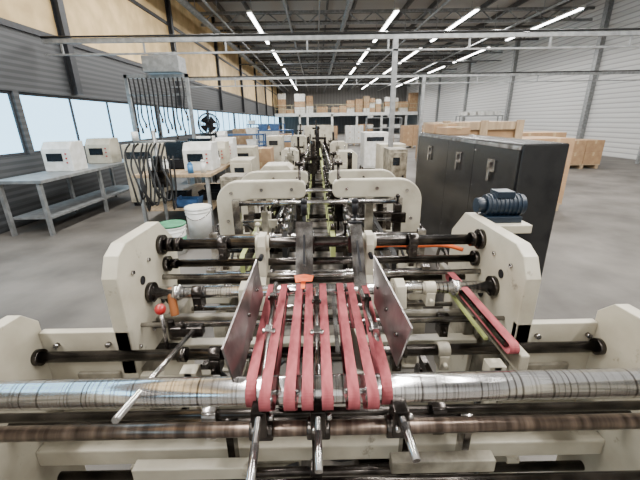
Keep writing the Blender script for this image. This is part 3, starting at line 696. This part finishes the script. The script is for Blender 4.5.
# ---------------------------------------------------------------- overhead cable gantries
def gantry(y, z, xs, label, sp, x0=XL+.15):
    e = thing("cable_gantry", label, "gantry", (xs[0],y,0), "overhead cable gantries")
    b = M(); b.box((x0,y,z),(xs[-1],y+.06,z+.08)); b.box((x0,y,z-.20),(xs[-1],y+.04,z-.17))
    x = x0+.3
    while x < xs[-1]: b.box((x,y+.01,z-.2),(x+.03,y+.04,z)); x += sp
    b.obj("cable_rail", GALV, e)
    for x in xs: M().box((x-.045,y+.0,0),(x+.045,y+.08,z)).obj("post", GALV, e)
    M().tube([(x0,y-.02,z+.10),(0,y-.01,z+.095),(xs[-1],y-.01,z+.10)],.018,8).obj("cable", RUBBER, e)
gantry(7.2, 3.05, (1.50,8.5), "galvanised steel cable gantry on square posts", 1.5)
gantry(12.5, 2.95, (3.6,11.5), "galvanised steel cable gantry on square posts across the hall", 2.0)

# ---------------------------------------------------------------- mezzanine and stock at the far end
Z = thing("storage_mezzanine", "white steel storage mezzanine along the back wall", "mezzanine", (3,48,0))
M().box((-4.9,44.5,2.15),(12.3,51.9,2.5)).obj("deck", WHITE, Z)
for x in range(-4,13,3): M().box((x-.12,44.6,0),(x+.12,44.85,2.15)).obj("column", WHITE, Z)
b = M()
for z in (2.95,3.4): b.box((-4.9,44.5,z),(12.3,44.55,z+.05))
for x in range(-5,13): b.box((x+.1,44.5,2.5),(x+.15,44.55,3.4))
b.obj("safety_railing", YEL, label="pale steel safety railing along the mezzanine edge", category="railing")
def carton(x,y,z,w_,d_,h_,grp,lab="brown cardboard box sealed with tape", m=CARD):
    b = M(); b.box((x-w_/2,y-d_/2,z),(x+w_/2,y+d_/2,z+h_)); b.mi = 1
    b.box((x-.03,y-d_/2-.003,z+h_*.72),(x+.03,y-d_/2,z+h_)); b.box((x-.03,y-d_/2,z+h_),(x+.03,y+d_/2,z+h_+.003))
    b.obj("cardboard_box", [m, TAPE], label=lab, category="box", group=grp)
rb = random.Random(11)
x = -4.6
while x < 11.6:
    w_ = rb.uniform(.6,1.3); z = 2.502
    for k_ in range(rb.choice([1,1,2,2,3])):
        h_ = rb.uniform(.4,.9); mm = rb.choice([CARD,CARD,CARD,WOODP,WHITE]); carton(x+w_/2,46+rb.uniform(0,.5),z,w_,.9,h_,"boxes stacked on the mezzanine", "white box sealed with tape" if mm is WHITE else "brown cardboard box sealed with tape", m=mm); z += h_+.004
    x += w_+rb.choice([.05,.15,.5])
def pallet_stack(x,y,n,m=WOODP,cols=2,mm=CARD):
    b = M()
    for i in range(5): b.box((x-.6,y-.4+i*.18,.12),(x+.6,y-.3+i*.18,.144))
    for xx in (-.55,-.05,.45): b.box((x+xx,y-.4,0),(x+xx+.1,y+.42,.12))
    b.obj("pallet", m, label="wooden pallet standing on the concrete floor", category="pallet", group="pallets on the floor")
    for k_ in range(n):
        for c_ in range(cols):
            h_ = .38; carton(x-.6+1.2*(c_+.5)/cols,y,.147+k_*(h_+.004),1.2/cols-.02,.8,h_,"boxes on floor pallets", "white box sealed with tape" if mm is WHITE else "brown cardboard box sealed with tape", m=mm)
for (x,y,n_,mm) in ((-1.9,10.6,2,CARD),(-2.4,17.5,3,WHITE),(-3.9,20,3,CARD),(-1.9,22,2,CARD),(3.6,10,2,CARD),(5.4,9,3,CARD),(4.6,14,3,CARD),(6.5,15,3,WHITE),(3.2,18,2,CARD),(8.5,18,3,CARD),(5.8,22,3,CARD),(2.6,25,3,WHITE),(-3.3,27,3,CARD),(8.8,12,2,CARD),(.8,24,3,CARD),(-.8,28,3,WHITE),(4.2,31,3,CARD),(9.5,28,3,CARD),(3.9,6.6,3,CARD)):
    pallet_stack(x,y,n_,mm=mm)
for xx,yy,ww,hh in ((1.47,3.9,.24,.07),(1.47,4.3,.26,.10)):
    carton(xx,yy,1.492,ww,.34,hh,"flat boxes on the black guard","flat brown cardboard box lying on the black guard")
def shelf(x,y,w_,h_,m,label,bm_,fill=.6):
    e = thing("shelving_rack", label, "shelving rack", (x,y,0), "shelving racks")
    b = M()
    for xx in (x-w_/2,x+w_/2-.05):
        for yy in (y-.3,y+.25): b.box((xx,yy,0),(xx+.05,yy+.05,h_))
    b.obj("upright", m, e)
    rr = random.Random(int(x*10))
    for k_ in range(3):
        z = .3+k_*(h_-.35)/2; M().box((x-w_/2,y-.3,z),(x+w_/2,y+.3,z+.05)).obj("shelf_board", m, e)
        for i in range(int(w_/.5)):
            if rr.random() > fill: continue
            xx = x-w_/2+.3+i*.5
            t = M(); t.prism([(xx-.16,z+.052),(xx+.16,z+.052),(xx+.2,z+.26),(xx-.2,z+.26)],'y',y-.25,y+.2); t.box((xx-.21,y-.26,z+.24),(xx+.21,y+.21,z+.27))
            t.obj("storage_bin", rr.choice([bm_,WHITE]), label="plastic storage bin on a rack shelf", category="bin", group="storage bins on racks")
shelf(-2.9,14.2,1.8,1.2,BLUE,"blue steel shelving rack with storage bins",BLUE)
shelf(-1.8,16.0,1.6,1.3,BLUE,"blue steel shelving rack with storage bins",BLUE)
shelf(-3.2,23.5,2.4,1.5,BLUE,"blue steel shelving rack with storage bins",BLUE)
shelf(5.0,27.0,2.6,1.8,GALV,"grey steel shelving rack with white bins",WHITE)
shelf(9.8,22.0,2.6,1.8,GALV,"grey steel shelving rack with white bins",WHITE)

# ---------------------------------------------------------------- camera
cam = bpy.data.cameras.new("Camera"); co = bpy.data.objects.new("Camera", cam); COL.objects.link(co)
cam.sensor_width = 36; cam.lens = 347/640*36; cam.clip_start = .02; cam.clip_end = 200
R = Matrix.Rotation(math.radians(-.35),4,'Z') @ Matrix.Rotation(math.radians(90-19.0),4,'X') @ Matrix.Rotation(math.radians(-.9),4,'Z')
co.matrix_world = Matrix.Translation((0,0,1.65)) @ R
bpy.context.scene.camera = co
